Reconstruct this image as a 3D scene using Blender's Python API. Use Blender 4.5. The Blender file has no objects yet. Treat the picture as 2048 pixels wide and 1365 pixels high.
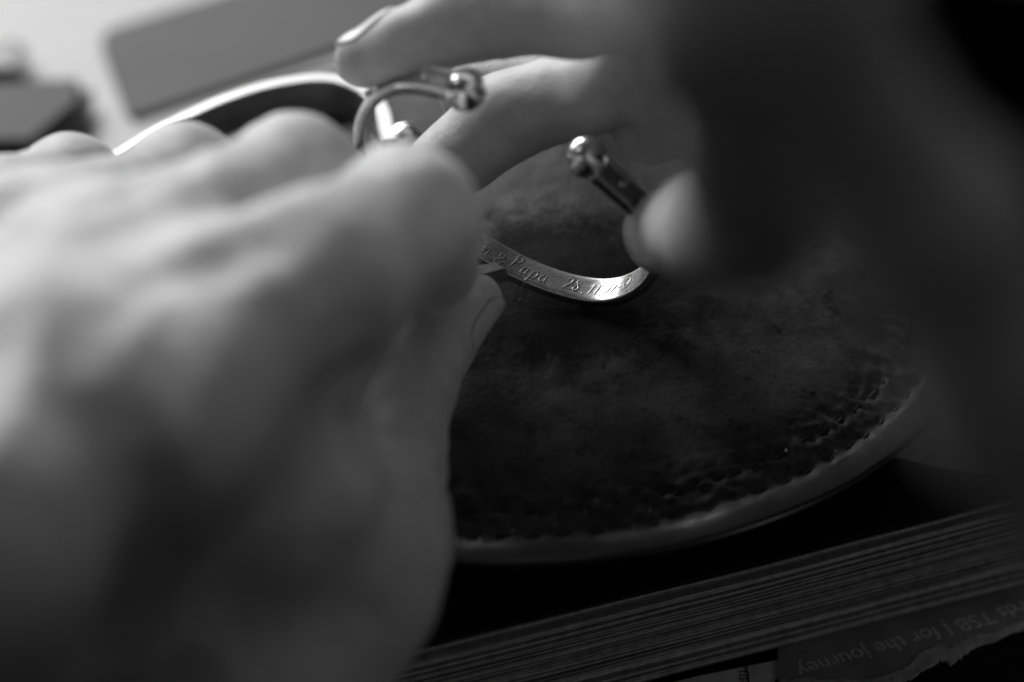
import bpy, bmesh, math, random
import numpy as np
from mathutils import Vector, Matrix, noise
random.seed(4); np.random.seed(4)
MM = 0.001
sc = bpy.context.scene
col = sc.collection

# ---------------------------------------------------------------- camera
PITCH = math.radians(35.0)
CAM_H = 272.0                       # mm above the tabletop
LENS = 65.0
F = LENS / 36.0 * 2048.0
UP = np.array([0, math.cos(PITCH), math.sin(PITCH)])        # camera's own up in world
FW = np.array([0, math.cos(PITCH), -math.sin(PITCH)])       # view direction in world
UPC = np.array([0, math.sin(PITCH), math.cos(PITCH)])       # image-up direction in world
CAMP = np.array([0.0, -352.5, CAM_H])
def c2w(p):                         # (right, down, depth) mm  ->  world mm
    p = np.asarray(p, float)
    return CAMP + p[..., 0:1] * np.array([1.0, 0, 0]) - p[..., 1:2] * UPC + p[..., 2:3] * FW
def v2w(v):
    v = np.asarray(v, float)
    return v[0] * np.array([1.0, 0, 0]) - v[1] * UPC + v[2] * FW
def at(px, py, d):
    return c2w([(px - 1024) * d / F, (py - 682.5) * d / F, d])
def on_z(px, py, z):                # where a sight line meets a horizontal level
    r = v2w([(px - 1024) / F, (py - 682.5) / F, 1.0])
    return CAMP + r * (z - CAM_H) / r[2]

cd = bpy.data.cameras.new("camera"); cam = bpy.data.objects.new("camera", cd); col.objects.link(cam)
cd.lens = LENS; cd.sensor_width = 36.0; cd.clip_start = 0.005; cd.clip_end = 50
cam.location = CAMP * MM
cam.rotation_euler = (math.radians(90) - PITCH, 0, 0)
cd.dof.use_dof = True; cd.dof.focus_distance = 0.366; cd.dof.aperture_fstop = 5.5; cd.dof.aperture_blades = 0
sc.camera = cam

# ---------------------------------------------------------------- world, lamps, exposure
w = bpy.data.worlds.new("World"); sc.world = w; w.use_nodes = True
w.node_tree.nodes["Background"].inputs[0].default_value = (1, 1, 1, 1)
w.node_tree.nodes["Background"].inputs[1].default_value = 0.026
def area(name, loc, target, sx, sy, power):
    l = bpy.data.lights.new(name, 'AREA'); l.shape = 'RECTANGLE'; l.size = sx; l.size_y = sy; l.energy = power
    o = bpy.data.objects.new(name, l); col.objects.link(o); o.location = loc
    d = Vector(target) - Vector(loc); o.rotation_euler = d.to_track_quat('-Z', 'Y').to_euler()
    return o
area("window_light", (-0.92, 1.12, 0.98), (0, 0, 0.05), 1.1, 0.8, 37)
area("rear_sheen_light", (-0.28, 1.50, 0.80), (0, 0, 0.05), 0.6, 0.22, 5.2)  # unseen second source, added for sheen on the rim and leather
sl = bpy.data.lights.new("side_fill", 'SPOT'); sl.energy = 0.6; sl.spot_size = math.radians(34); sl.spot_blend = .8; sl.shadow_soft_size = .03  # unseen fill spot, added to brighten the book front
so = bpy.data.objects.new("side_fill", sl); col.objects.link(so); so.location = (0.50, -0.42, 0.11)
so.rotation_euler = (Vector((0.07, -0.10, 0.01)) - so.location).to_track_quat('-Z', 'Y').to_euler()
area("overhead_fill", (0.12, 0.25, 1.4), (0, 0, 0.05), 1.9, 0.8, 2.2)  # unseen overhead source, added for the silver band to reflect
l = bpy.data.lights.new("bench_lamp", 'AREA'); l.shape = 'DISK'; l.size = 0.10; l.energy = 0.2
o = bpy.data.objects.new("bench_lamp", l); col.objects.link(o); o.location = (-0.55, -0.05, 0.75)
o.rotation_euler = (Vector((0, 0, 0.08)) - Vector(o.location)).to_track_quat('-Z', 'Y').to_euler()
sc.view_settings.view_transform = 'Standard'; sc.view_settings.look = 'None'
sc.view_settings.exposure = 0.0; sc.view_settings.gamma = 1.0
sc.render.engine = 'CYCLES'
sc.cycles.use_denoising = True
sc.cycles.use_adaptive_sampling = False
sc.cycles.max_bounces = 6
try: sc.cycles.sample_clamp_indirect = 6
except Exception: pass

# ---------------------------------------------------------------- helpers
def tag(o, label=None, cat=None, group=None, kind=None):
    if label: o['label'] = label
    if cat: o['category'] = cat
    if group: o['group'] = group
    if kind: o['kind'] = kind
    return o
def link(name, me, parent=None, mat=None):
    o = bpy.data.objects.new(name, me); col.objects.link(o)
    if parent: o.parent = parent
    if mat and me is not None and not me.materials: me.materials.append(mat)
    return o
def mesh(name, V, Fc, smooth=True):
    me = bpy.data.meshes.new(name)
    me.from_pydata((np.asarray(V, float) * MM).tolist(), [], [tuple(int(i) for i in f) for f in Fc])
    if smooth: me.polygons.foreach_set('use_smooth', [True] * len(me.polygons))
    me.update(); return me
def empty(name, loc):
    o = bpy.data.objects.new(name, None); col.objects.link(o); o.location = Vector(loc) * MM
    o.empty_display_size = .01
    return o
def localise(V, root):              # world mm -> local mm of a root empty
    return np.asarray(V, float) - np.array(root.location) / MM

Z_SHEET = 1.2; Z_BOOK = 26.0; Z_RIM = 50.0; R_BAG = 104.0; BAG = np.array([-1.0, 0.0, 0.0])
# ---------------------------------------------------------------- materials
def nmat(name):
    m = bpy.data.materials.new(name); m.use_nodes = True
    nt = m.node_tree; return m, nt, nt.nodes["Principled BSDF"]
def g(v): return (v, v, v, 1)
def coord(nt, kind='Object', scale=(1, 1, 1)):
    t = nt.nodes.new('ShaderNodeTexCoord'); mp = nt.nodes.new('ShaderNodeMapping'); mp.inputs['Scale'].default_value = scale
    nt.links.new(t.outputs[kind], mp.inputs[0]); return mp.outputs[0]
def noi(nt, vec, scale, detail=4, rough=.55, dist=0):
    n = nt.nodes.new('ShaderNodeTexNoise'); n.inputs['Scale'].default_value = scale; n.inputs['Detail'].default_value = detail
    n.inputs['Roughness'].default_value = rough; n.inputs['Distortion'].default_value = dist
    nt.links.new(vec, n.inputs['Vector']); return n.outputs['Fac']
def ramp(nt, fac, stops):
    r = nt.nodes.new('ShaderNodeValToRGB'); e = r.color_ramp.elements
    while len(e) < len(stops): e.new(.5)
    for i, (p, v) in enumerate(stops): e[i].position = p; e[i].color = g(v)
    nt.links.new(fac, r.inputs[0]); return r.outputs[0]
def mth(nt, op, a, b):
    n = nt.nodes.new('ShaderNodeMath'); n.operation = op
    for i, x in enumerate((a, b)):
        if isinstance(x, (int, float)): n.inputs[i].default_value = x
        else: nt.links.new(x, n.inputs[i])
    return n.outputs[0]
def bump(nt, bs, h, strength, dist):
    b = nt.nodes.new('ShaderNodeBump'); b.inputs['Strength'].default_value = strength; b.inputs['Distance'].default_value = dist
    nt.links.new(h, b.inputs['Height']); nt.links.new(b.outputs[0], bs.inputs['Normal'])
def vor(nt, vec, scale, feat='F1'):
    v = nt.nodes.new('ShaderNodeTexVoronoi'); v.feature = feat; v.inputs['Scale'].default_value = scale
    nt.links.new(vec, v.inputs['Vector']); return v.outputs['Distance']

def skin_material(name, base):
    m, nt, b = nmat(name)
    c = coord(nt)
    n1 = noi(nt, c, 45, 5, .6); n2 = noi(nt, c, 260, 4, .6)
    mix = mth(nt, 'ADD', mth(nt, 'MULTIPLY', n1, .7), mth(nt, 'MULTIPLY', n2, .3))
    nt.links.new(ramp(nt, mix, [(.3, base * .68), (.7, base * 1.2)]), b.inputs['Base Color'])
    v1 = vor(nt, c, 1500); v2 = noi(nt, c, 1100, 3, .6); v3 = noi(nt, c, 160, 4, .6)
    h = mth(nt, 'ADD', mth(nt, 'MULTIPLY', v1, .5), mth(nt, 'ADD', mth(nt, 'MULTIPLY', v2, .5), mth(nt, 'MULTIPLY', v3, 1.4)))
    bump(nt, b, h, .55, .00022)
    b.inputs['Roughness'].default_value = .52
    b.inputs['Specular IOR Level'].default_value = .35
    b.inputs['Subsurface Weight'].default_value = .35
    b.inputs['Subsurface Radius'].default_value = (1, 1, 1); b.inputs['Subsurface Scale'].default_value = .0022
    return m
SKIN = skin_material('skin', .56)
SKIN_SHADED = skin_material('skin_shaded_copy', .50)  # same skin, a darker copy that paints shade into the right hand

def simple(name, v, rough, spec=.5, metal=0, var=.15, nscale=200, bs=.2, bd=.0002):
    m, nt, b = nmat(name); c = coord(nt); n = noi(nt, c, nscale, 5, .6)
    nt.links.new(ramp(nt, n, [(.3, v * (1 - var)), (.7, v * (1 + var))]), b.inputs['Base Color'])
    b.inputs['Roughness'].default_value = rough; b.inputs['Specular IOR Level'].default_value = spec; b.inputs['Metallic'].default_value = metal
    if bs: bump(nt, b, n, bs, bd)
    return m
NAIL = simple('fingernail', .55, .32, .6, 0, .06, 400, .1, .0001)
NAIL.node_tree.nodes["Principled BSDF"].inputs['Subsurface Weight'].default_value = .2
NAIL.node_tree.nodes["Principled BSDF"].inputs['Subsurface Scale'].default_value = .001
NAIL.node_tree.nodes["Principled BSDF"].inputs['Subsurface Radius'].default_value = (1, 1, 1)

def silver_material():
    m, nt, b = nmat('worked_silver')
    uv = coord(nt, 'UV', (1, 1, 1))
    s1 = noi(nt, coord(nt, 'UV', (26, 900, 1)), 1.0, 6, .7, .3)       # hairlines along the band
    s2 = noi(nt, coord(nt, 'UV', (700, 500, 1)), 1.0, 3, .6)          # fine pitting
    s3 = noi(nt, coord(nt, 'UV', (60, 90, 1)), 1.0, 5, .6)
    nt.links.new(ramp(nt, s3, [(.3, .50), (.7, .74)]), b.inputs['Base Color'])
    b.inputs['Metallic'].default_value = 1
    nt.links.new(ramp(nt, mth(nt, 'ADD', mth(nt, 'MULTIPLY', s1, .6), mth(nt, 'MULTIPLY', s3, .4)), [(.3, .16), (.75, .42)]), b.inputs['Roughness'])
    bump(nt, b, mth(nt, 'ADD', s1, mth(nt, 'MULTIPLY', s2, .3)), .18, .00004)
    return m
SILVER = silver_material()
POLISHED = simple('polished_silver', .92, .24, .5, 1, .03, 300, 0, .0001)
RIVET = simple('rivet_silver', .75, .2, .5, 1, .05, 900, .1, .0001)
CUT = simple('bright_cut_silver', .97, .38, .5, 1, .12, 3000, .3, .0001)
GROOVE = simple('engraved_groove', .10, .45, .5, 1, .3, 3000, .3, .0001)
EDGE = simple('burnished_edge', .97, .38, .5, 1, .03, 900, .05, .0001)
RECESS = simple('oxidised_recess', .5, .4, .5, 1, .25, 900, .2, .0001)
STEEL = simple('dark_steel', .38, .42, .5, 1, .3, 900, .2, .0001)

def leather_material():
    m, nt, b = nmat('worn_dark_leather')
    c = coord(nt)
    big = noi(nt, c, 18, 5, .6, .4); mid = noi(nt, c, 95, 6, .7, .6); fine = noi(nt, c, 700, 4, .65)
    col_ = mth(nt, 'ADD', mth(nt, 'MULTIPLY', big, .5), mth(nt, 'MULTIPLY', mid, .5))
    base = ramp(nt, col_, [(.36, .016), (.48, .030), (.62, .055)])
    # small dark pits rubbed into the hide, in patches
    spots = ramp(nt, noi(nt, c, 230, 5, .75, .3), [(.34, .0), (.43, 1.0)])
    patch = ramp(nt, big, [(.45, 1.0), (.58, 0.0)])
    mask = mth(nt, 'MAXIMUM', spots, patch)
    # a darker, less glossy patch with a ragged outline, under the work
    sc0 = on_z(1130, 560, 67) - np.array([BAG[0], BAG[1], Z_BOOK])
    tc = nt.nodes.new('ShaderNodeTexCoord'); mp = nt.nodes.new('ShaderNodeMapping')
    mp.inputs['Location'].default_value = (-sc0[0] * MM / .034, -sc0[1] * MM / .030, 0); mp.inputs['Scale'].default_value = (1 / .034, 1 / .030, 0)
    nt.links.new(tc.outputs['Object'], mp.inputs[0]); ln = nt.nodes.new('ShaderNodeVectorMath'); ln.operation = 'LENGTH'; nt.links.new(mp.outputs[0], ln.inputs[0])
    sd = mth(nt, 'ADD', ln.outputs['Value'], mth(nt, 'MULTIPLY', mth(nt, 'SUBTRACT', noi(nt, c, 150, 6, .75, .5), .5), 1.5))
    dull_patch = ramp(nt, sd, [(.62, 1.0), (1.0, 0.0)])
    mask = mth(nt, 'MULTIPLY', mask, mth(nt, 'SUBTRACT', 1.0, mth(nt, 'MULTIPLY', dull_patch, .85)))
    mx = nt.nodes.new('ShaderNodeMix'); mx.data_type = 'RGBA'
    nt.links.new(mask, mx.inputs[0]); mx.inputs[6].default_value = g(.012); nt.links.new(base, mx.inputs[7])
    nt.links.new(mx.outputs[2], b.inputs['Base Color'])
    rr = ramp(nt, mth(nt, 'ADD', mth(nt, 'MULTIPLY', mid, .6), mth(nt, 'MULTIPLY', fine, .4)), [(.35, .44), (.65, .6)])
    nt.links.new(rr, b.inputs['Roughness'])
    nt.links.new(mth(nt, 'MULTIPLY', mth(nt, 'SUBTRACT', 1.0, mth(nt, 'MULTIPLY', dull_patch, .8)), .14), b.inputs['Specular IOR Level'])
    h = mth(nt, 'ADD', mth(nt, 'MULTIPLY', mid, .45), mth(nt, 'ADD', mth(nt, 'MULTIPLY', fine, .35), mth(nt, 'MULTIPLY', vor(nt, c, 900), .3)))
    bump(nt, b, h, .45, .0004)
    return m
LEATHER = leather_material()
RIM = simple('waxed_leather_rim', .020, .32, .5, 0, .3, 60, .2, .0003)
THREAD = simple('waxed_thread', .016, .75, .15, 0, .3, 900, .4, .0002)

# ---------------------------------------------------------------- implicit surfaces for the hands
def smin(a, b, k):
    h = np.clip(.5 + .5 * (b - a) / k, 0, 1)
    return b * (1 - h) + a * h - k * h * (1 - h)
def seg(P, a, b, ra, rb, flat=None):
    ab = b - a; L2 = (ab @ ab)
    t = np.clip(((P - a) @ ab) / L2, 0, 1)
    q = P - (a + t[..., None] * ab)
    if flat is not None:            # flat = (unit axis, factor): squash along that axis
        ax, f_ = flat
        d = q @ ax; q = q + d[..., None] * ax * (1 / f_ - 1)
    return np.sqrt((q * q).sum(-1)) - (ra + t * (rb - ra))
class Body:
    def __init__(s): s.prims = []; s.creases = []
    def chain(s, nodes, k=6.0, flat=None):      # nodes: list of (world point, radius)
        for (a, ra), (b, rb) in zip(nodes[:-1], nodes[1:]): s.prims.append((a, b, ra, rb, k, flat))
    def crease(s, pts, amp, width):             # amp > 0 cuts in, < 0 swells
        for a, b in zip(pts[:-1], pts[1:]): s.creases.append((np.asarray(a, float), np.asarray(b, float), amp, width))
    def f(s, P, detail=True):
        shp = P.shape[:-1]; P = P.reshape(-1, 3)
        D = np.full(len(P), 40.0)
        for a, b, ra, rb, k, flat in s.prims:
            rm = max(ra, rb) * 1.5 + k + 8
            lo = np.minimum(a, b) - rm; hi = np.maximum(a, b) + rm
            idx = np.nonzero(((P > lo) & (P < hi)).all(1))[0]
            if len(idx) == 0: continue
            D[idx] = smin(D[idx], seg(P[idx], a, b, ra, rb, flat), k)
        if detail:
            for sc_, am in ((.21, .34), (.45, .16), (.95, .05)):
                q = P * sc_ + 11
                D += am * (np.sin(q[:, 0] + 1.7 * np.sin(q[:, 1] * .7)) * np.sin(q[:, 1] * 1.1 + 1.3 * np.sin(q[:, 2] * .8)) + np.sin(q[:, 2] * 1.2 + 1.5 * np.sin(q[:, 0] * .6))) * .6
            for a, b, amp, wd in s.creases:
                lo = np.minimum(a, b) - wd * 3; hi = np.maximum(a, b) + wd * 3
                idx = np.nonzero(((P > lo) & (P < hi)).all(1))[0]
                if len(idx) == 0: continue
                d = seg(P[idx], a, b, 0, 0)
                D[idx] += amp * np.exp(-(d / wd) ** 2)
        return D.reshape(shp)
    def build(s, name, h=1.3, mat=None, parent=None, subdiv=True, off=(0, 0, 0)):
        A = np.array([p[0] for p in s.prims] + [p[1] for p in s.prims]); Rm = np.array([p[2] for p in s.prims] + [p[3] for p in s.prims])
        lo = (A - Rm[:, None] * 1.25).min(0) - 4; hi = (A + Rm[:, None] * 1.25).max(0) + 4
        n = np.ceil((hi - lo) / h).astype(int) + 1
        xs = [lo[i] + h * np.arange(n[i]) for i in range(3)]
        G = np.stack(np.meshgrid(*xs, indexing='ij'), -1)
        D = s.f(G, False)
        ins = D < 0
        # surface nets
        cs = np.zeros(tuple(n - 1), int)
        for dx in (0, 1):
            for dy in (0, 1):
                for dz in (0, 1): cs += ins[dx:n[0] - 1 + dx, dy:n[1] - 1 + dy, dz:n[2] - 1 + dz]
        act = (cs > 0) & (cs < 8)
        ids = -np.ones(act.shape, int); I = np.argwhere(act); ids[act] = np.arange(len(I))
        V = lo + (I + .5) * h
        faces = []
        for ax in range(3):
            sl0 = [slice(1, n[i] - 1) for i in range(3)]; sl0[ax] = slice(0, n[ax] - 1)
            sl1 = list(sl0); sl1[ax] = slice(1, n[ax])
            a_, b_ = ins[tuple(sl0)], ins[tuple(sl1)]
            for flip, msk in ((0, a_ & ~b_), (1, ~a_ & b_)):
                E = np.argwhere(msk)
                base = E.copy()
                for i in range(3):
                    if i != ax: base[:, i] += 1
                u, v = [(1, 2), (2, 0), (0, 1)][ax]
                q = []
                for du, dv in ((-1, -1), (0, -1), (0, 0), (-1, 0)):
                    c = base.copy(); c[:, u] += du; c[:, v] += dv; q.append(ids[c[:, 0], c[:, 1], c[:, 2]])
                q = np.stack(q, 1)
                if flip: q = q[:, ::-1]
                faces.append(q)
        Fq = np.concatenate(faces); Fq = Fq[(Fq >= 0).all(1)]
        def project(V, it, detail):
            e = .15
            for _ in range(it):
                d = s.f(V, detail)
                gr = np.stack([(s.f(V + np.eye(3)[i] * e, detail) - s.f(V - np.eye(3)[i] * e, detail)) / (2 * e) for i in range(3)], -1)
                nn = np.sqrt((gr * gr).sum(-1)) + 1e-6
                V = V - gr / nn[:, None] * np.clip(d / nn, -1, 1)[:, None]
            return V
        V = project(V, 3, False)
        # even out the net
        ea = np.concatenate([Fq[:, [0, 1]], Fq[:, [1, 2]], Fq[:, [2, 3]], Fq[:, [3, 0]]])
        cnt = np.bincount(ea.ravel(), minlength=len(V))
        for _ in range(3):
            S_ = np.zeros_like(V)
            for i in range(3):
                S_[:, i] = np.bincount(ea[:, 0], V[ea[:, 1], i], len(V)) + np.bincount(ea[:, 1], V[ea[:, 0], i], len(V))
            V = .4 * V + .6 * S_ / np.maximum(cnt, 1)[:, None]
            V = project(V, 1, False)
        off = np.asarray(off, float)
        if subdiv:
            E_ = np.sort(ea, 1); key = E_[:, 0] * len(V) + E_[:, 1]
            uq, inv = np.unique(key, return_inverse=True)
            M_ = (V[uq // len(V)] + V[uq % len(V)]) / 2; C_ = V[Fq].mean(1)
            nV, nE, nF = len(V), len(M_), len(Fq)
            inv = inv.reshape(4, nF); fc = nV + nE + np.arange(nF)
            V = np.concatenate([V, M_, C_])
            Fn = [np.stack([Fq[:, i], nV + inv[i], fc, nV + inv[(i - 1) % 4]], 1) for i in range(4)]
            Fq = np.concatenate(Fn)
            V = project(V, 1, False); V = project(V, 2, True)
        me = bpy.data.meshes.new(name)
        me.vertices.add(len(V)); me.vertices.foreach_set('co', ((V - off) * MM).ravel())
        me.loops.add(Fq.size); me.loops.foreach_set('vertex_index', Fq.ravel().astype(np.int32))
        me.polygons.add(len(Fq)); me.polygons.foreach_set('loop_start', (np.arange(len(Fq)) * 4).astype(np.int32))
        me.polygons.foreach_set('use_smooth', np.ones(len(Fq), bool))
        me.update(calc_edges=True); me.validate()
        o = link(name, me, parent, mat); s.project = project
        return o
def N(px, py, d, r): return (at(px, py, d), r)
def nail_mesh(body, centre, along, outw, half_l, half_w, lift=.25, off=(0, 0, 0)):
    """a thin curved plate laid on a fingertip: centre is over the nail, outw points away from the finger"""
    along = along / np.linalg.norm(along); outw = outw - (outw @ along) * along; outw /= np.linalg.norm(outw)
    side = np.cross(along, outw)
    nu, nv = 22, 17; top = []; bot = []
    for i in range(nu):
        for j in range(nv):
            a = -1 + 2 * i / (nu - 1); b = -1 + 2 * j / (nv - 1)
            wdt = half_w * (1 - .30 * max(0, a) ** 4 - .22 * max(0, -a) ** 3)
            la = half_l * a * (1 - .16 * b * b * (1 if a > 0 else .9))
            p0 = centre + along * la + side * wdt * b
            p = p0 + outw * 6
            for _ in range(60):     # march down to the skin
                d = float(body.f(p[None], False)[0])
                if d < .02 or (p - p0) @ outw < -4: break
                p = p - outw * min(d, .7) * .8
            edge = max(abs(b) ** 6, abs(min(a, 0)) ** 6)
            hgt = lift * (1 - edge) + .05 + (.45 * max(0, a) ** 8)
            top.append(p + outw * hgt); bot.append(p - outw * .5)
    V = np.array(top + bot); n = nu * nv; Fc = []
    for i in range(nu - 1):
        for j in range(nv - 1):
            a = i * nv + j; Fc.append((a, a + nv, a + nv + 1, a + 1)); Fc.append((n + a, n + a + 1, n + a + nv + 1, n + a + nv))
    per = [i * nv for i in range(nu)] + [(nu - 1) * nv + j for j in range(1, nv)] + [i * nv + nv - 1 for i in range(nu - 2, -1, -1)] + [j for j in range(nv - 2, 0, -1)]
    for a, b in zip(per, per[1:] + per[:1]): Fc.append((a, b, n + b, n + a))
    return mesh('fingernail', V - np.asarray(off), Fc)

# ---------------------------------------------------------------- the setting: tabletop
Z_SHEET = 1.2; Z_BOOK = 26.0; Z_RIM = 50.0; R_BAG = 104.0
TABLE = simple('pale_bench_top', .39, .5, .4, 0, .06, 12, .1, .0003)
me = mesh('tabletop', [(-1500, -700, 0), (1500, -700, 0), (1500, 1500, 0), (-1500, 1500, 0), (-1500, -700, -30), (1500, -700, -30), (1500, 1500, -30), (-1500, 1500, -30)],
          [(0, 1, 2, 3), (7, 6, 5, 4), (0, 4, 5, 1), (1, 5, 6, 2), (2, 6, 7, 3), (3, 7, 4, 0)], False)
tag(link('tabletop', me, None, TABLE), kind='structure')

# ---------------------------------------------------------------- sandbag
BAG = np.array([-1.0, 0.0, 0.0])
bag = empty('engraving_sandbag', (BAG[0], BAG[1], Z_BOOK))
tag(bag, 'round dark leather engraving sandbag with a double stitched rim, resting on the thick book', 'sandbag')
def bag_z(r, th):
    """upper surface height above the rim level"""
    q = min(r / (R_BAG - 7.5), 1.0)
    dome = 19.0 * (1 - q ** 2.3)
    return dome
def bag_surface():
    NA = 900; V = []; Fc = []
    rs = list(np.concatenate([np.linspace(0.5, 80, 90), np.linspace(81, 98, 34), np.linspace(98.5, R_BAG, 14)]))
    def lump(x, y):
        p = Vector((x, y, 0))
        return 1.7 * noise.noise(p * .035) + .6 * noise.noise(p * .08 + Vector((7, 3, 1))) + .12 * noise.noise(p * .22 + Vector((1, 9, 4)))
    base = noise.noise
    for r in rs:
        for k in range(NA):
            th = 2 * math.pi * k / NA; x, y = r * math.cos(th), r * math.sin(th)
            z = bag_z(r, th); fade = min(1, max(0, (R_BAG - r) / 20))
            z += lump(x, y) * (.25 + .75 * fade)
            # puckered gathers between the seams
            g1 = math.exp(-((r - 92.5) / 4.2) ** 2)
            z += g1 * (.9 * noise.noise(Vector((x * .32, y * .32, 3))) + .55 * noise.noise(Vector((x * .8, y * .8, 9))))
            for rr, dep in ((97.0, .5), (92.0, .5)):
                z -= dep * math.exp(-((r - rr - .2 * math.sin(th * 57)) / .8) ** 2) * (.55 + .45 * math.sin(th * 108 + rr))
            if r > 98: z += .2 * math.sin((r - 98) / 6 * math.pi) 
            V.append((x, y, Z_RIM + z))
    nr = len(rs)
    # rim edge and underside
    prof = [(R_BAG + .5, -.7), (R_BAG + .4, -1.3), (R_BAG - .5, -1.9), (R_BAG - 8, -2.2), (R_BAG - 10, -4.5), (R_BAG - 13, -10), (R_BAG - 19, -17), (R_BAG - 30, -22), (R_BAG - 45, -24.0), (1, -24.0)]
    for r, z in prof:
        for k in range(NA):
            th = 2 * math.pi * k / NA; V.append((r * math.cos(th), r * math.sin(th), Z_RIM + z + .4 * math.sin(th * 9 + 1) * (1 if -20 < z < -4 else 0)))
    tot = nr + len(prof)
    for i in range(tot - 1):
        for k in range(NA):
            a = i * NA + k; b = i * NA + (k + 1) % NA; Fc.append((a, a + NA, b + NA, b))
    c = len(V); V.append((0, 0, Z_RIM + bag_z(0, 0) + lump(0, 0))); V.append((0, 0, Z_RIM - 24))
    for k in range(NA): Fc.append((c, k, (k + 1) % NA)); Fc.append((c + 1, (tot - 1) * NA + (k + 1) % NA, (tot - 1) * NA + k))
    V = np.array(V) + [BAG[0], BAG[1], 0]
    return V, Fc, lump
Vb, Fb, lump = bag_surface(); bag_caps = [f for f in Fb if len(f) == 3]
Fb = np.array([f for f in Fb if len(f) == 4]); tri = [f for f in bag_caps]
rad = np.hypot(Vb[Fb].mean(1)[:, 0] - BAG[0], Vb[Fb].mean(1)[:, 1]); zz_ = Vb[Fb].mean(1)[:, 2]
fm = (rad > 98.9) & (zz_ > Z_RIM - 3.2)
def submesh(name, V, Fc):
    Fl = [tuple(f) for f in Fc]; used = sorted({i for f in Fl for i in f}); mp = {u: i for i, u in enumerate(used)}
    return mesh(name, V[used], [tuple(mp[i] for i in f) for f in Fl])
Vl = localise(Vb, bag)
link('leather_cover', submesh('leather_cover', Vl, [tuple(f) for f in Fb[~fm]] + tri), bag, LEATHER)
link('rim', submesh('rim', Vl, [tuple(f) for f in Fb[fm]]), bag, RIM)
# stitches: one thread stitch shared by all, placed round the rim in two rows
def capsule(L, r, n=6):
    V = []; Fc = []
    st = [(-L / 2, .15), (-L / 2 + r * .8, .8), (-L / 5, 1), (L / 5, 1), (L / 2 - r * .8, .8), (L / 2, .15)]
    for x, s in st:
        for k in range(n):
            a = 2 * math.pi * k / n; V.append((x, math.cos(a) * r * s, math.sin(a) * r * s * .8))
    for i in range(len(st) - 1):
        for k in range(n): a = i * n + k; b = i * n + (k + 1) % n; Fc.append((a, b, b + n, a + n))
    return V, Fc
sv, sf = capsule(4.4, .48); smesh = mesh('stitch', sv, sf); smesh.materials.append(THREAD)
for rr, cnt, phs in ((97.0, 108, 0), (92.0, 102, .4)):
    for k in range(cnt):
        th = 2 * math.pi * (k + phs) / cnt + random.uniform(-.004, .004); r = rr + .2 * math.sin(th * 57)
        x, y = r * math.cos(th), r * math.sin(th)
        o = link('stitch', smesh, bag)
        z = Z_RIM + bag_z(r, th) + lump(x, y) * (.25 + .75 * min(1, max(0, (R_BAG - r) / 20))) - .45
        o.location = Vector((x, y, z - Z_BOOK)) * MM
        o.rotation_euler = (0, random.uniform(-.06, .06), th + math.pi / 2 + .16 + random.uniform(-.06, .06))

# bright dust and filings scattered over the leather
def bag_top(px, py):                # sight line to the bag's upper surface
    p = on_z(px, py, Z_RIM + 10)
    for _ in range(12):
        r = math.hypot(p[0] - BAG[0], p[1]); z = Z_RIM + (bag_z(r, 0) if r < R_BAG else 0) + lump(p[0] - BAG[0], p[1]) * .8
        p = on_z(px, py, z)
    return p
fl_v = []; fl_f = []
def speck(p, s):
    b0 = len(fl_v); n = 6
    q = [(1, 0, 0), (0, 1, 0), (-1, 0, 0), (0, -1, 0), (0, 0, 1), (0, 0, -1)]
    for x, y, z in q: fl_v.append((p[0] + x * s * random.uniform(.6, 1.3), p[1] + y * s * random.uniform(.6, 1.3), p[2] + .2 + z * s * random.uniform(.6, 1.2)))
    for a in range(4): fl_f.append((b0 + a, b0 + (a + 1) % 4, b0 + 4)); fl_f.append((b0 + (a + 1) % 4, b0 + a, b0 + 5))
for px, py, s in [(1573, 903, .42), (1300, 1023, .48), (1098, 716, .28), (1280, 678, .2), (1283, 722, .14), (1040, 601, .22), (1057, 592, .12), (1150, 531, .14), (930, 1085, .3), (959, 1082, .28), (1025, 1064, .24), (880, 1088, .3), (1067, 660, .12), (1671, 904, .2), (1112, 1052, .15)]:
    speck(bag_top(px, py), s)
for _ in range(90):
    a = random.uniform(0, 6.28); r = 93 * math.sqrt(random.random()); x, y = r * math.cos(a), r * math.sin(a)
    speck((x + BAG[0], y, Z_RIM + bag_z(r, a) + lump(x, y) - .1), random.uniform(.05, .12))
tag(link('metal_filings', mesh('metal_filings', fl_v, fl_f, False), None, simple('bright_filings', .85, .3, .5, 1, .1, 900, 0)), kind='stuff',
    label='tiny bright silver filings scattered over the dark leather')

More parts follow.
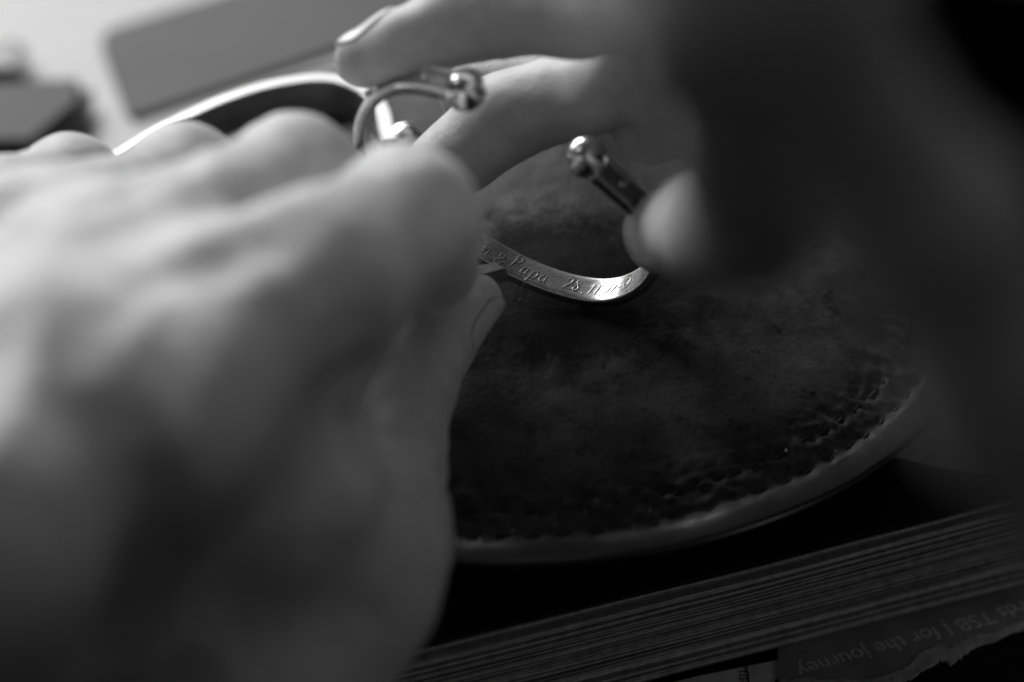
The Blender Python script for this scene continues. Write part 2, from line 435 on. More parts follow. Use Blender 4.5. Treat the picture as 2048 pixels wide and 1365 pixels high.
# ---------------------------------------------------------------- the bracelet
AX_C = np.array([.27641636, -.81691702, .50620211]); AX_C /= np.linalg.norm(AX_C)
P0_C = np.array([.2119, -26.213, 346.805])
AX = v2w(AX_C)
trace = [(893, 190), (860, 179), (828, 172), (790, 172), (757, 182), (724, 210), (706, 250), (706, 290), (722, 335), (752, 382), (800, 432), (862, 478), (938, 517), (1010, 560), (1080, 590), (1140, 609),
         (1200, 618), (1250, 610), (1295, 585), (1322, 548), (1328, 508), (1312, 465), (1278, 428), (1240, 396), (1205, 366), (1192, 354)]
def plane_pt(px, py):
    r = np.array([(px - 1024) / F, (py - 682.5) / F, 1.0]); t = (P0_C @ AX_C) / (r @ AX_C); return c2w(r * t)
T3 = np.array([plane_pt(*p) for p in trace])
def catmull(P, n):
    P = np.vstack([2 * P[0] - P[1], P, 2 * P[-1] - P[-2]]); out = []
    for i in range(1, len(P) - 2):
        for t in np.linspace(0, 1, n, endpoint=False):
            a, b, c, d = P[i - 1], P[i], P[i + 1], P[i + 2]
            out.append(.5 * ((2 * b) + (c - a) * t + (2 * a - 5 * b + 4 * c - d) * t * t + (3 * b - a - 3 * c + d) * t ** 3))
    out.append(P[-2]); return np.array(out)
C = catmull(T3, 12)
s = np.r_[0, np.cumsum(np.linalg.norm(np.diff(C, axis=0), axis=1))]
NB = 420
su = np.linspace(0, s[-1], NB); C = np.stack([np.interp(su, s, C[:, i]) for i in range(3)], 1)
for _ in range(140):
    C[1:-1] = .5 * C[1:-1] + .25 * (C[:-2] + C[2:])
T = np.gradient(C, axis=0); T /= np.linalg.norm(T, axis=1)[:, None]
O = np.cross(T, AX); O /= np.linalg.norm(O, axis=1)[:, None]
cen = C.mean(0)
if ((C - cen) * O).sum() < 0: O = -O
BW = 5.8; BT = 2.2
# cross-section (across, outward): rails with a sunk channel on the outer face, softened edges
prof = [(.0, -.18), (.08, -.07), (.26, 0), (.85, 0), (1.0, -.08), (1.12, -.5), (1.25, -.58), (BW / 2, -.58), (BW - 1.25, -.58), (BW - 1.12, -.5), (BW - 1.0, -.08), (BW - .85, 0), (BW - .26, 0), (BW - .08, -.07), (BW, -.18),
        (BW, -BT + .3), (BW - .10, -BT + .12), (BW - .30, -BT + .02), (BW - .6, -BT), (BW * .75, -BT + .03), (BW / 2, -BT + .05), (BW * .25, -BT + .03), (.6, -BT), (.30, -BT + .02), (.10, -BT + .12), (0, -BT + .3)]
ring = empty('cuff_bracelet', C[NB // 2])
tag(ring, 'open silver cuff bracelet with ball ends, engraved inside, standing on the dark leather', 'bracelet')
NP = len(prof); V = []; UV = []
plen = np.r_[0, np.cumsum([math.dist(prof[i], prof[(i + 1) % NP]) for i in range(NP)])]
for i in range(NB):
    for a, o_ in prof: V.append(C[i] + AX * a + O[i] * o_)
Fc = []; uvs = []
for i in range(NB - 1):
    for k in range(NP):
        k2 = (k + 1) % NP; Fc.append((i * NP + k, i * NP + k2, (i + 1) * NP + k2, (i + 1) * NP + k))
        u0, u1 = su[i] / 100, su[i + 1] / 100; v0, v1 = plen[k] / 100, plen[k + 1] / 100
        uvs += [(u0, v0), (u0, v1), (u1, v1), (u1, v0)]
Fc.append(tuple(range(NP))[::-1]); Fc.append(tuple((NB - 1) * NP + k for k in range(NP))); uvs += [(0, 0)] * (2 * NP)
EDGE_F = {0, 1, 2, 3, 10, 11, NP - 2, NP - 3, 12, 13, 15, 16, 17}
me = mesh('band', localise(V, ring), Fc)
me.materials.append(SILVER); me.materials.append(RECESS); me.materials.append(EDGE)
me.polygons.foreach_set('material_index', [(1 if 4 <= i % NP <= 9 else 2 if i % NP in EDGE_F else 0) if i < (NB - 1) * NP else 0 for i in range(len(me.polygons))])
uvl = me.uv_layers.new(name='UVMap'); uvl.data.foreach_set('uv', np.array(uvs).ravel())
link('band', me, ring, SILVER)
def sphere(name, c, r, mat, parent, squash=None, seg_=40):
    bm = bmesh.new(); bmesh.ops.create_uvsphere(bm, u_segments=seg_, v_segments=seg_ // 2, radius=r * MM)
    if squash is not None:
        n_, f_ = squash; n_ = Vector(n_)
        for v in bm.verts: v.co += n_ * (v.co.dot(n_) * (f_ - 1))
    me = bpy.data.meshes.new(name); bm.to_mesh(me); bm.free(); me.polygons.foreach_set('use_smooth', [True] * len(me.polygons))
    o = link(name, me, parent, mat); o.location = Vector(localise(c, ring)) * MM; return o
for i, sgn in ((0, -1), (NB - 1, 1)):
    c = C[i] + AX * BW / 2 - O[i] * BT * .45 + T[i] * sgn * 2.6
    sphere('ball_end', c, 3.9, POLISHED, ring)
    # small turned collar where the ball meets the band
    n_ = 28; V = []; Fc = []
    prof2 = [(0, 1.6), (.25, 2.35), (.8, 2.5), (1.3, 2.2), (1.8, 1.4)]
    base = C[i] + AX * BW / 2 - O[i] * BT * .45 - T[i] * sgn * .9
    for h_, r_ in prof2:
        for k in range(n_):
            a = 2 * math.pi * k / n_; V.append(base + T[i] * sgn * h_ + (AX * math.cos(a) * .9 + O[i] * math.sin(a) * .5) * r_ * .8)
    for q in range(len(prof2) - 1):
        for k in range(n_): a = q * n_ + k; b = q * n_ + (k + 1) % n_; Fc.append((a, b, b + n_, a + n_))
    link('collar', mesh('collar', localise(V, ring), Fc), ring, RIVET)
def near_i(px, py):
    q = plane_pt(px, py); return int(((C - q) ** 2).sum(1).argmin())
rivet_at = [near_i(838, 172), near_i(722, 212), near_i(1237, 394), near_i(735, 355), near_i(1020, 562), near_i(1150, 612)]
for i in rivet_at:
    sphere('rivet', C[i] + AX * BW / 2 - O[i] * .25, .95, RIVET, ring, None, 20)

# engraved handwriting on the inner face. Glyph strokes in a unit box (x right, y up, x-height .6)
GL = {
 'n': [[(0, .05), (.12, .6), (.1, .1)], [(.1, .1), (.22, .45), (.38, .62), (.42, .4), (.4, .08), (.6, .02)]],
 'a': [[(.42, .55), (.25, .62), (.05, .3), (.1, .02), (.28, .1), (.44, .6)], [(.44, .6), (.42, .1), (.58, .0)]],
 'P': [[(.02, 0), (.14, .5), (.22, 1.0)], [(.05, .85), (.3, 1.05), (.58, .85), (.45, .5), (.16, .42)]],
 'p': [[(-.08, -.45), (.05, .1), (.16, .6)], [(.14, .5), (.36, .68), (.5, .35), (.32, .02), (.08, .1)]],
 '&': [[(.5, .0), (.15, .6), (.2, .95), (.45, .9), (.42, .6), (.05, .3), (.1, .0), (.38, .02), (.58, .4)]],
 '2': [[(.08, .8), (.25, 1.0), (.48, .85), (.38, .5), (.02, .03), (.2, .08), (.52, .0)]],
 '8': [[(.48, .88), (.28, 1.0), (.12, .8), (.35, .52), (.45, .2), (.22, 0), (.06, .2), (.25, .5), (.48, .88)]],
 '1': [[(.1, .72), (.32, .98), (.2, .5), (.08, .02)]],
 '.': [[(.05, .02), (.1, .1), (.14, .02)]],
 'o': [[(.3, .2), (.12, .5), (.3, .85), (.6, .85), (.75, .5), (.6, .2), (.3, .2)], [(.35, .4), (.5, .7), (.6, .4), (.4, .5)]],
}
def smooth_poly(P, n=7):
    P = np.array(P, float); return catmull(np.c_[P, np.zeros(len(P))], n)[:, :2]
def inner_pt(u, v, lift):           # u mm along the band from the ball at the top, v mm across (0 = near edge)
    x = np.clip(u / su[-1] * (NB - 1), 0, NB - 1.001); i = int(x); f_ = x - i
    c = C[i] * (1 - f_) + C[i + 1] * f_; o_ = O[i] * (1 - f_) + O[i + 1] * f_
    return c + AX * v + o_ * (-BT + .04 - lift)
def stroke_mesh(polys, r, lift, shift=(0, 0), flatn=6):
    V = []; Fc = []
    for P in polys:
        Q = np.array([inner_pt(u + shift[0], v + shift[1], lift) for u, v in P]); n = len(Q)
        Tq = np.gradient(Q, axis=0); Tq /= np.linalg.norm(Tq, axis=1)[:, None] + 1e-9
        b0 = len(V)
        for i in range(n):
            x = np.clip(P[i][0] / su[-1] * (NB - 1), 0, NB - 1); o_ = O[int(x)]
            sd = np.cross(Tq[i], o_); sd /= np.linalg.norm(sd); wv = r * (.55 + .45 * math.sin(math.pi * min(1, (i + .6) / n)) + .25 * random.random())
            for k in range(flatn):
                a = 2 * math.pi * k / flatn; V.append(Q[i] + (sd * math.cos(a) + o_ * math.sin(a) * .7) * wv)
        for i in range(n - 1):
            for k in range(flatn): a = b0 + i * flatn + k; b = b0 + i * flatn + (k + 1) % flatn; Fc.append((a, b, b + flatn, a + flatn))
    return V, Fc
def u_of(px, py): return su[near_i(px, py)]
def write(chars, px, py, size, v0=1.55, gap=.62, slant=.25, adv=None):
    u = u_of(px, py)
    for ch in chars:
        if ch == ' ': u += size * .5; continue
        polys = []
        for st in GL[ch]:
            P = smooth_poly(st)
            polys.append([(u + (x + slant * y) * size + random.uniform(-.02, .02), v0 + y * size + random.uniform(-.02, .02)) for x, y in P])
        V1, F1 = stroke_mesh(polys, .11, .02)
        o = link('engraved_character', mesh('engraved_character', localise(V1, ring), F1), ring, CUT)
        V2, F2 = stroke_mesh(polys, .14, -.02, (.2, -.12))
        link('groove', mesh('groove', localise(V2, ring), F2), o, GROOVE)
        u += size * (gap if ch not in '.1' else gap * .62)
DIRU = 1
write('n', 945, 521, 3.3, 1.2)
write('&', 972, 538, 3.0, .9)
write('.', 1000, 553, 2.4, 1.7)
write('P', 1005, 556, 3.3, 1.9)
write('apa', 1025, 568, 3.0, 1.5, .72)
write('28', 1118, 604, 2.7, 1.9, .75)
write('.', 1160, 613, 2.7, 1.5)
write('11', 1172, 616, 2.5, 1.6, .95)
write('.', 1200, 618, 2.6, 1.3)
write('22', 1212, 618, 2.4, 1.6, .62)
write('o', 748, 376, 3.6, 1.3)
write('o', 1252, 610, 3.3, 1.4)

# ---------------------------------------------------------------- second, broader bangle lying behind
ZB = 72.0
tr2 = [(180, 345), (260, 292), (340, 246), (430, 203), (520, 172), (600, 157), (660, 155), (712, 168), (748, 192), (766, 222), (772, 250), (780, 280)]
B2 = catmull(np.array([on_z(a, b, ZB) for a, b in tr2]), 10)
for _ in range(12): B2[1:-1] = .5 * B2[1:-1] + .25 * (B2[:-2] + B2[2:])
T2 = np.gradient(B2, axis=0); T2 /= np.linalg.norm(T2, axis=1)[:, None]
O2 = np.cross(T2, np.array([0, 0, 1.0])); O2 /= np.linalg.norm(O2, axis=1)[:, None]
if ((B2 - B2.mean(0)) * O2).sum() < 0: O2 = -O2
bangle = empty('wide_bangle', B2[len(B2) // 2])
tag(bangle, 'broader plain silver bangle lying flat, its bright upper edge curving behind the left knuckles', 'bracelet')
pr2 = [(1.7, -.3), (1.4, 0), (-1.4, 0), (-1.7, -.3), (-1.7, -8.6), (-1.4, -9), (1.4, -9), (1.7, -8.6)]
V = [B2[i] + O2[i] * a + np.array([0, 0, b]) for i in range(len(B2)) for a, b in pr2]; n_ = len(pr2)
Fc = [(i * n_ + k, i * n_ + (k + 1) % n_, (i + 1) * n_ + (k + 1) % n_, (i + 1) * n_ + k) for i in range(len(B2) - 1) for k in range(n_)]
Fc += [tuple(range(n_))[::-1], tuple((len(B2) - 1) * n_ + k for k in range(n_))]
me = mesh('band', localise(V, bangle), Fc, False)
me.materials.append(simple('dull_silver_face', .62, .45, .5, 1, .15, 200, .1, .0001)); me.materials.append(simple('satin_silver_edge', .50, .5, .5, 1, .04, 300, .05, .0001))
me.polygons.foreach_set('material_index', [1 if (q < (len(B2) - 1) * n_ and q % n_ in (0, 1, 2)) else 0 for q in range(len(me.polygons))])
link('band', me, bangle)
bm = bmesh.new(); bmesh.ops.create_uvsphere(bm, u_segments=40, v_segments=20, radius=4.3 * MM); me = bpy.data.meshes.new('ball_end'); bm.to_mesh(me); bm.free()
me.polygons.foreach_set('use_smooth', [True] * len(me.polygons))
o = link('ball_end', me, bangle, POLISHED); o.location = Vector(localise(B2[-6] + np.array([3.6, 1.5, -3.2]), bangle)) * MM

# ---------------------------------------------------------------- left hand
hl_root = at(600, 900, 280)
HL = Body()
idx = [N(430, 665, 255, 11.4), N(640, 545, 264, 11.0), N(812, 432, 284, 10.4), N(852, 492, 313, 8.6), N(878, 548, 340, 7.0)]
mid = [N(190, 570, 264, 10.2), N(420, 452, 280, 10.0), N(590, 350, 302, 9.4), N(690, 352, 368, 6.0)]
rin = [N(10, 520, 280, 9.6), N(220, 440, 298, 9.0), N(370, 364, 322, 9.2), N(470, 390, 352, 7.8), N(560, 440, 365, 6.6)]
pin = [N(-190, 520, 304, 9.0), N(0, 420, 318, 8.3), N(150, 372, 338, 8.6), N(230, 410, 362, 7.0), N(310, 450, 375, 6.0)]
for ch in (idx, mid, rin, pin): HL.chain(ch, 4.5)
thumb = [N(950, 602, 352, 5.3), N(856, 692, 346, 7.9), N(790, 800, 336, 10.0), N(764, 945, 320, 10.8), N(742, 1075, 302, 11.2), N(670, 1180, 288, 13.5), N(520, 1360, 285, 20.0)]
K = 13
HL.chain([N(430, 665, 255, 11.4), N(300, 860, 243, 13), N(140, 1120, 256, 15), N(-60, 1500, 325, 22)], K)
HL.chain([N(190, 570, 264, 10.2), N(20, 800, 241, 13), N(-110, 1100, 219, 15), N(-280, 1500, 238, 22)], K)
HL.chain([N(10, 520, 280, 9.6), N(-160, 760, 264, 12), N(-300, 1150, 264, 16)], K)
HL.chain([N(-190, 520, 304, 9.0), N(-350, 760, 275, 13), N(-450, 1150, 265, 17)], K)
HL.chain([N(440, 680, 262, 10), N(200, 590, 277, 9.6), N(10, 540, 292, 9), N(-190, 540, 310, 8.6)], 10)
HL.chain([N(340, 500, 272, 7.5), N(140, 470, 288, 7.5), N(-60, 460, 304, 7.5)], 9)
HL.chain([N(430, 800, 272, 13), N(520, 980, 276, 15), N(420, 1200, 294, 20), N(300, 1450, 330, 26)], K)
HL.chain([N(805, 468, 291, 9.2), N(640, 640, 276, 10.5), N(560, 720, 276, 11), N(570, 860, 279, 10.5), N(600, 930, 286, 8)], 6)
HL.chain([N(620, 990, 296, 11), N(640, 1080, 290, 14)], 9)
HL.chain([N(200, 700, 292, 16), N(100, 900, 258, 18), N(100, 1300, 325, 26)], K)
HL.chain([N(-60, 1500, 335, 24), N(-250, 2300, 400, 28)], K)
HL.chain(thumb[3:], 9)
HL.chain(thumb[:4], 2.2)
# creases: web of the thumb, thumb joint, knuckle folds
def surf(body, px, py, d0=200):      # first point of the body along a sight line
    p = at(px, py, d0); r = at(px, py, d0 + 1) - p
    for _ in range(400):
        d = float(body.f(p[None], False)[0])
        if d < .05: break
        p = p + r * min(d, 2) * .6
    return p
HL.crease([surf(HL, *q) for q in [(702, 850), (710, 890), (724, 930)]], 2.2, 2.2)
HL.crease([surf(HL, *q) for q in [(590, 442), (520, 480), (430, 520), (330, 565)]], 1.3, 4.5)
HL.crease([surf(HL, *q) for q in [(440, 280), (360, 330), (260, 375), (180, 410)]], .6, 3.5)
def wrinkle(body, c, along, outw, n, spread, amp, wd, ln):
    along = along / np.linalg.norm(along); outw = outw / np.linalg.norm(outw); side = np.cross(along, outw)
    for k in range(n):
        o_ = (k - (n - 1) / 2) * spread + random.uniform(-.2, .2); pts = []
        for j in range(7):
            t_ = -1 + 2 * j / 6
            p = c + along * (o_ * (1 - .35 * t_ * t_) + random.uniform(-.15, .15)) + side * t_ * ln * random.uniform(.9, 1.05)
            p = p + outw * 14
            for _ in range(60):
                d = float(body.f(p[None], False)[0])
                if d < .05: break
                p = p - outw * min(d, 2) * .8
            pts.append(p)
        body.crease(pts, amp, wd)
TOCAM = -FW
def dirn(a, b): return b - a
wrinkle(HL, at(812, 432, 284), dirn(idx[1][0], idx[2][0]), v2w([-.3, -.8, -.5]), 3, 1.9, .35, .55, 6)
wrinkle(HL, at(604, 338, 300), dirn(mid[1][0], mid[2][0]), v2w([-.2, -.9, -.4]), 3, 1.9, .35, .55, 6)
wrinkle(HL, at(808, 810, 338), dirn(thumb[2][0], thumb[1][0]), v2w([.9, .2, -.4]), 3, 1.5, .3, .5, 5)
# soft veins / tendons under the skin of the back of the hand
for pts in ([(330, 560, 235), (250, 760, 238), (120, 980, 252)], [(120, 640, 238), (60, 820, 222), (-60, 1000, 208)], [(420, 760, 236), (330, 960, 220), (280, 1150, 205)], [(250, 760, 218), (330, 880, 222), (420, 980, 234)]):
    q = [at(*p) for p in pts]
    qq = []
    for p in catmull(np.array(q), 4):
        p = p - FW * 12
        for _ in range(60):
            d = float(HL.f(p[None], False)[0])
            if d < .05: break
            p = p + FW * min(d, 2) * .8
        qq.append(p)
    HL.crease(qq, -.35, 2.6)
hand_l = HL.build('hand', 1.5, SKIN, None, True, hl_root)
hand_l.location = Vector(hl_root) * MM
tag(hand_l, 'left hand nearest the camera, fingers curled, thumb and forefinger pinching the steel graver', 'hand', 'hands working on the bracelet')
# thumb nail faces right, middle-finger nail catches the window light inside the bracelet
tdir = thumb[0][0] - thumb[1][0]
link('fingernail', nail_mesh(HL, at(975, 655, 349), tdir, v2w([.86, .32, -.40]), 6.3, 4.6, .25, hl_root), hand_l, NAIL)
# ---------------------------------------------------------------- right hand
hr_root = at(1400, 200, 250)
HR = Body()
ridx = [N(724, 118, 334, 5.2), N(800, 90, 333, 6.1), N(890, 52, 333, 6.9), N(970, 28, 333, 8.2), N(1150, 12, 326, 9.0), N(1330, 0, 312, 9.4), N(1500, -70, 260, 9.8), N(1600, -220, 190, 10)]
rmid = [N(885, 338, 356, 7.2), N(1000, 240, 354, 8.5), N(1150, 188, 349, 8.2), N(1330, 145, 332, 8.8), N(1480, 80, 285, 9.4), N(1560, 0, 220, 11)]
rrin = [N(946, 192, 384, 7.0), N(1080, 165, 386, 7.6), N(1300, 120, 366, 8.4), N(1460, 80, 320, 9), N(1560, 60, 260, 12)]
rpin = [N(1296, 252, 352, 7.2), N(1400, 210, 340, 8.4), N(1490, 110, 300, 9), N(1560, 60, 260, 11)]
for ch in (ridx, rmid, rrin, rpin): HR.chain(ch, 2.6)
rth = [N(1338, 466, 345, 8.3), N(1415, 462, 305, 9.0), N(1490, 430, 205, 7.4), N(1480, 280, 160, 6.0), N(1425, 50, 136, 6.2), N(1440, -170, 140, 9)]
HR.chain(rth, 5)
HR.chain([N(1600, -220, 190, 10), N(1520, -210, 160, 9.5), N(1440, -170, 140, 9)], 8)
HR.chain([N(1480, -420, 185, 15), N(1750, -440, 205, 18), N(2050, -420, 240, 22), N(2500, -200, 290, 25)], 14)
HR.chain([N(1600, -220, 190, 10), N(1600, -420, 200, 14)], 10)
HR.chain([N(1560, 0, 220, 11), N(1600, -100, 170, 10)], 8)
HR.chain([N(1440, -170, 140, 9), N(1560, 20, 142, 6), N(1675, 190, 145, 5.2), N(1870, 440, 150, 6.0), N(2000, 760, 156, 6.8), N(2280, 1150, 165, 8)], 7)
HR.crease([at(972, 30, 322), at(975, 100, 326), at(990, 128, 335)], .7, .9)
wrinkle(HR, at(975, 50, 333), dirn(ridx[4][0], ridx[2][0]), v2w([0, -.4, -.9]), 2, 1.5, .3, .5, 7)
hand_r = HR.build('hand', 1.5, SKIN_SHADED, None, True, hr_root)
hand_r.location = Vector(hr_root) * MM
tag(hand_r, 'right hand entering from the upper right, fingertips holding the bracelet by its ball end', 'hand', 'hands working on the bracelet')
rdir = ridx[0][0] - ridx[2][0]
link('fingernail', nail_mesh(HR, at(738, 75, 334), rdir, v2w([-.25, -.93, -.25]), 6.2, 4.2, .12, hr_root), hand_r, NAIL)

sl_root = at(1950, 100, 300)
SL = Body()
SL.chain([N(1800, 0, 275, 22), N(2050, 120, 300, 34), N(2500, 200, 300, 46), N(3200, 300, 300, 50)], 8)
SL.chain([N(2050, 120, 300, 34), N(2300, 520, 290, 26), N(2700, 700, 290, 30)], 12)
CLOTH = simple('black_cloth', .010, .95, .1, 0, .3, 700, .5, .0004)
sleeve = SL.build('dark_sleeve', 4.0, CLOTH, None, True, sl_root); sleeve.location = Vector(sl_root) * MM
tag(sleeve, 'black cloth sleeve in deep shade behind the right hand at the upper right', 'sleeve')

# ---------------------------------------------------------------- graver held in the left hand
tip = at(1011, 541, 359); tail = at(840, 583, 340)
gd = tail - tip; gd /= np.linalg.norm(gd)
upv = v2w([.25, -.9, -.35]); upv = upv - (upv @ gd) * gd; upv /= np.linalg.norm(upv); sdv = np.cross(gd, upv)
hw, hh = 1.6, 1.5
V = []
for L, dz in ((0, 0), (62, 0)):
    for a, b in ((-1, -1), (1, -1), (1, 1), (-1, 1)):
        sl = (2.2 * (b + 1) / 2 if L == 0 else 0)
        V.append(tip + gd * (L + sl) + sdv * a * hw + upv * b * hh)
graver = empty('graver', tip)
tag(graver, 'thin dark steel bar held by the thumb, its slanted point on the engraved band', 'graver')
bm = bmesh.new(); vs = [bm.verts.new(Vector(p) * MM) for p in localise(V, graver)]
for f_ in [(0, 1, 2, 3), (7, 6, 5, 4), (0, 4, 5, 1), (1, 5, 6, 2), (2, 6, 7, 3), (3, 7, 4, 0)]: bm.faces.new([vs[i] for i in f_])
bmesh.ops.recalc_face_normals(bm, faces=bm.faces)
bmesh.ops.bevel(bm, geom=list(bm.edges), offset=.12 * MM, segments=2, affect='EDGES')
me = bpy.data.meshes.new('blade'); bm.to_mesh(me); bm.free(); link('blade', me, graver, STEEL)

# ---------------------------------------------------------------- book under the sandbag
PAPER = simple('yellowed_page', .20, .75, .2, 0, .25, 60, .2, .0002)
PAPER_D = simple('darker_page', .10, .8, .2, 0, .3, 60, .2, .0002)
fl = on_z(1250, 1362, Z_SHEET + 1); fr_ = on_z(1987, 1172, Z_SHEET + 1)
ex = fr_ - fl; ex[2] = 0; ex /= np.linalg.norm(ex); ey = np.array([-ex[1], ex[0], 0])      # along the front edge, and into the block
org = fl.copy(); org[2] = 0
book = empty('thick_book', (org[0], org[1], Z_SHEET))
tag(book, 'thick closed book with worn fanned page edges lying under the leather sandbag', 'book')
L0, L1, DP = -80, 260, 180
def bend(x, h):                     # the pages spread apart towards the right corner
    q = max(0, (x - 20) / 110)
    return h * (1 + .16 * min(q, 2) ** 1.3)
NS = 66
zs = []; z = 0
for k in range(NS): zs.append(z); z += (Z_BOOK - Z_SHEET - 1) / NS * random.choice([.4, .6, .9, 1.2, 1.7, 2.3])
zs = np.array(zs) * (Z_BOOK - Z_SHEET - 1.2) / z
PM = []
for i, v_ in enumerate((.24, .30, .36, .48, .15)):
    PM.append(simple('page_edge_%s' % 'abcde'[i], v_, .75, .25, 0, .3, 500, .3, .0002))
SHADE_TOP = simple('shadowed_book_top', .010, .6, .3, 0, .3, 60, .2, .0002)  # near-black colour paints the sandbag's shadow onto the book's top leaves
for k in range(NS):
    t_ = (zs[k + 1] - zs[k] if k < NS - 1 else .5) * random.choice([.7, .82, .9, .95])
    inset = random.gauss(0, .22) + (random.random() < .12) * random.uniform(.8, 2.2) + (k < 5) * -.8 + .6 * math.sin(k * .21)
    V = []; Fc = []; nx = 34
    for i in range(nx + 1):
        x = L0 + (L1 - L0) * i / nx
        wv = .35 * math.sin(x * .03 + k * .35) + .25 * noise.noise(Vector((x * .05, k * .6, 0)))
        y0 = inset + .25 * noise.noise(Vector((x * .04, k * 1.7, 5)))
        zb = bend(x, zs[k]) + wv * .4; zt = bend(x, zs[k] + t_) + wv * .4
        for yy, zz in ((y0, zb), (y0, zt), (DP, zt), (DP, zb)):
            V.append(ex * x + ey * yy + np.array([0, 0, zz + .5]))
    for i in range(nx):
        for a, b in ((0, 1), (1, 2), (2, 3), (3, 0)): Fc.append((i * 4 + a, i * 4 + b, i * 4 + 4 + b, i * 4 + 4 + a))
    Fc.append((0, 3, 2, 1)); Fc.append((nx * 4, nx * 4 + 1, nx * 4 + 2, nx * 4 + 3))
    link('page', mesh('page', V, Fc, False), book, random.choices(PM, [3, 4, 4, 1.2, 2])[0] if k < NS - 2 else SHADE_TOP)
# two top leaves curling up at the right
for q, (lift, y0, mt) in enumerate(((9, 1.5, PM[2]), (17, 5.0, PM[3]))):
    V = []; Fc = []; nx = 50
    for i in range(nx + 1):
        x = 38 + q * 10 + (L1 - 38 - q * 10) * i / nx
        e_ = max(0, (x - 45 - q * 12) / 120)
        zz = bend(x, Z_BOOK - Z_SHEET - .6) + lift * e_ ** 1.5
        yf = y0 + 2 * e_ + 70 * max(0, 1 - (x - 38 - q * 10) / 60) ** 2
        for yy, dz in ((yf, 0), (yf, .22), (110, .22 - 0), (110, 0)):
            zz2 = zz if yy < 100 else bend(x, Z_BOOK - Z_SHEET - .6)
            V.append(ex * x + ey * yy + np.array([0, 0, zz2 + dz + .3 * q]))
    for i in range(nx):
        for a, b in ((0, 1), (1, 2), (2, 3), (3, 0)): Fc.append((i * 4 + a, i * 4 + b, i * 4 + 4 + b, i * 4 + 4 + a))
    link('page', mesh('page', V, Fc), book, mt)

# ---------------------------------------------------------------- printed papers below the book
def slab(pts, z0, z1):
    n = len(pts); V = [(p[0], p[1], z1) for p in pts] + [(p[0], p[1], z0) for p in pts]
    Fc = [tuple(range(n)), tuple(range(2 * n - 1, n - 1, -1))] + [(i, n + i, n + (i + 1) % n, (i + 1) % n) for i in range(n)]
    return V, Fc
def to_z(L, z): return [on_z(a, b, z) for a, b in L]
def jag(P, n, amp, seed):
    rnd = random.Random(seed); out = []
    for a, b in zip(P[:-1], P[1:]):
        for k in range(n):
            t_ = k / n; out.append((a[0] + (b[0] - a[0]) * t_ + rnd.uniform(-amp, amp) * .5, a[1] + (b[1] - a[1]) * t_ + rnd.uniform(-amp, amp)))
    out.append(P[-1]); return out
INK_SHEET = simple('printed_cover_paper', .30, .55, .35, 0, .25, 90, .2, .0002)
TORN = simple('torn_paper_fibre', .5, .9, .1, 0, .35, 500, .8, .0006)
NEWS = simple('pale_newsprint', .7, .85, .15, 0, .2, 240, .3, .0003)
DARKC = simple('dark_cloth_mat', .012, .9, .1, 0, .3, 200, .4, .0004)
PALEINK = simple('pale_print', .75, .7, .2, 0, .3, 900, 0)
BLACKINK = simple('black_print', .01, .7, .2, 0, .1, 900, 0)
torn = jag([(1560, 1395), (1640, 1380), (1800, 1368), (1835, 1345), (1880, 1318), (1900, 1329), (1940, 1300), (2060, 1250), (2300, 1150)], 7, 3.5, 2)
rear = [(2500, 900), (1500, 1000)]
cover = empty('torn_printed_cover', on_z(1900, 1300, Z_SHEET)); cover.location.z = 0
tag(cover, 'dark torn printed cover with pale upside-down lettering under the front of the book', 'paper')
V, Fc = slab(to_z([(1556, 1400)] + torn[3:] + [(2500, 1000), (1556, 1240)], Z_SHEET), .5, Z_SHEET)
link('sheet', mesh('sheet', localise(V, cover), Fc, False), cover, INK_SHEET)
up_ = [(a - 4, b - 22 - 9 * math.sin(a * .021) - 6 * noise.noise(Vector((a * .03, 0, 0)))) for a, b in torn]
V, Fc = slab(to_z(torn + up_[::-1], Z_SHEET + .05), Z_SHEET + .004, Z_SHEET + .12)
link('torn_edge', mesh('torn_edge', localise(V, cover), Fc, False), cover, TORN)
news = empty('newsprint_lit_part', on_z(1400, 1350, 0)); news.location.z = 0
tag(news, 'lit part of pale newsprint with black print at the bottom edge, cut off along a shadow line, beside the dark cover', 'paper')
V, Fc = slab(to_z([(1000, 1480), (1560, 1480), (1548, 1365), (1568, 1325), (1570, 1318), (1400, 1352), (1000, 1450)], .9), .3, .95)  # upper edge is cut along the book's shadow line, shade put into the shape
link('sheet', mesh('sheet', localise(V, news), Fc, False), news, NEWS)
def text(body, p0, p1, z, mat, parent, up_sign=1, fill=True):
    """flat print running from pixel-sighted point p0 to p1 on level z"""
    cu = bpy.data.curves.new('t', 'FONT'); cu.body = body; cu.size = 1; ob = bpy.data.objects.new('t', cu); col.objects.link(ob)
    bpy.context.view_layer.update(); dg = bpy.context.evaluated_depsgraph_get()
    me = bpy.data.meshes.new_from_object(ob.evaluated_get(dg)); bpy.data.objects.remove(ob)
    co = np.array([v.co[:] for v in me.vertices]); wdt = co[:, 0].max() - co[:, 0].min()
    a = on_z(*p0, z); b = on_z(*p1, z); d = b - a; L = np.linalg.norm(d); d /= L; n_ = np.array([-d[1], d[0], 0])
    s_ = L / wdt; P = a + (co[:, :1] - co[:, 0].min()) * s_ * d + co[:, 1:2] * s_ * n_ * 1.0; P[:, 2] = z
    P = localise(P, parent) * MM
    me.vertices.foreach_set('co', P.ravel()); me.update()
    me.materials.clear(); return link('lettering', me, parent, mat)
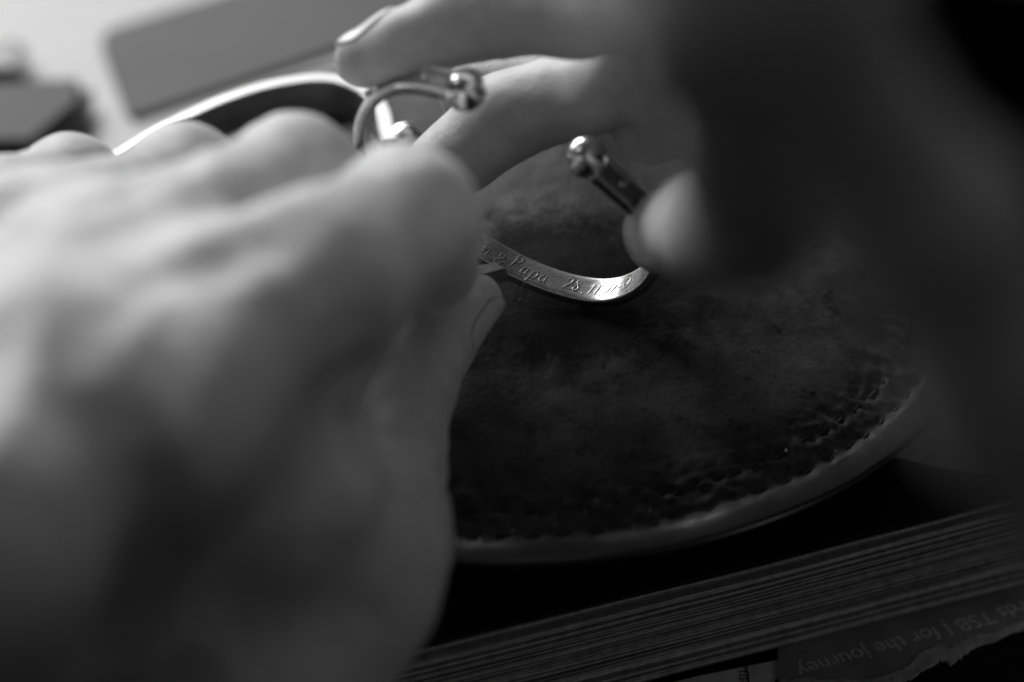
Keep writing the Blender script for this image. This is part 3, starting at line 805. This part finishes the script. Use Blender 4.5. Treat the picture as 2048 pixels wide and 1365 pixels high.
text("ards TSB | for the journey", (2062, 1197), (1588, 1333), Z_SHEET + .01, PALEINK, cover)
text("ertise", (1473, 1320), (1482, 1374), .96, BLACKINK, news)
V, Fc = slab(to_z([(1488, 1305), (1491, 1305), (1504, 1400), (1500, 1400)], .96), .952, .965)
link('printed_rule', mesh('printed_rule', localise(V, news), Fc, False), news, BLACKINK)
# dark cutting mat below everything in front
V, Fc = slab([(-900, -690), (900, -690), (900, 70), (-900, 70)], .01, .28)
tag(link('bench_mat', mesh('bench_mat', V, Fc, False), None, DARKC), 'matt black bench mat under the book and papers, darkest area at the lower right', 'mat')

# ---------------------------------------------------------------- blurred things behind
def rbox(name, pts, z0, z1, mat, bev, parent=None):
    V, Fc = slab(pts, z0, z1); bm = bmesh.new(); vs = [bm.verts.new(Vector(p) * MM) for p in V]
    for f_ in Fc: bm.faces.new([vs[i] for i in f_])
    bmesh.ops.recalc_face_normals(bm, faces=bm.faces)
    bmesh.ops.bevel(bm, geom=list(bm.edges), offset=bev * MM, segments=4, affect='EDGES')
    me = bpy.data.meshes.new(name); bm.to_mesh(me); bm.free(); me.polygons.foreach_set('use_smooth', [False] * len(me.polygons))
    return link(name, me, parent, mat)
GREYBOX = simple('grey_painted_case', .09, .6, .15, 0, .08, 30, .1, .0003)
q = to_z([(276, 226), (262, 228), (250, 216), (206, 100), (200, 70), (212, 52), (250, 40), (700, -100), (1500, -330), (1500, -60), (700, 85)], 3)
o = rbox('grey_tool_case', [p for p in q], .1, 2, GREYBOX, .8)
tag(o, 'flat mid-grey case with rounded corners lying on the bench behind the sandbag', 'case')
q = to_z([(-90, 118), (58, 112), (50, 178), (-90, 190)], 2)
o = rbox('black_ink_pad', q, .1, 9, simple('black_plastic', .008, .4), 2)
tag(o, 'small black block on the pale bench at the far left edge', 'block')
q = to_z([(-80, 205), (190, 190), (185, 250), (80, 340), (-80, 340)], 2)
o = rbox('dark_pliers_pouch', q, .1, 10, simple('dark_grey_pouch', .035, .7), 4)
tag(o, 'dark grey pouch on the bench behind the left knuckles', 'pouch')
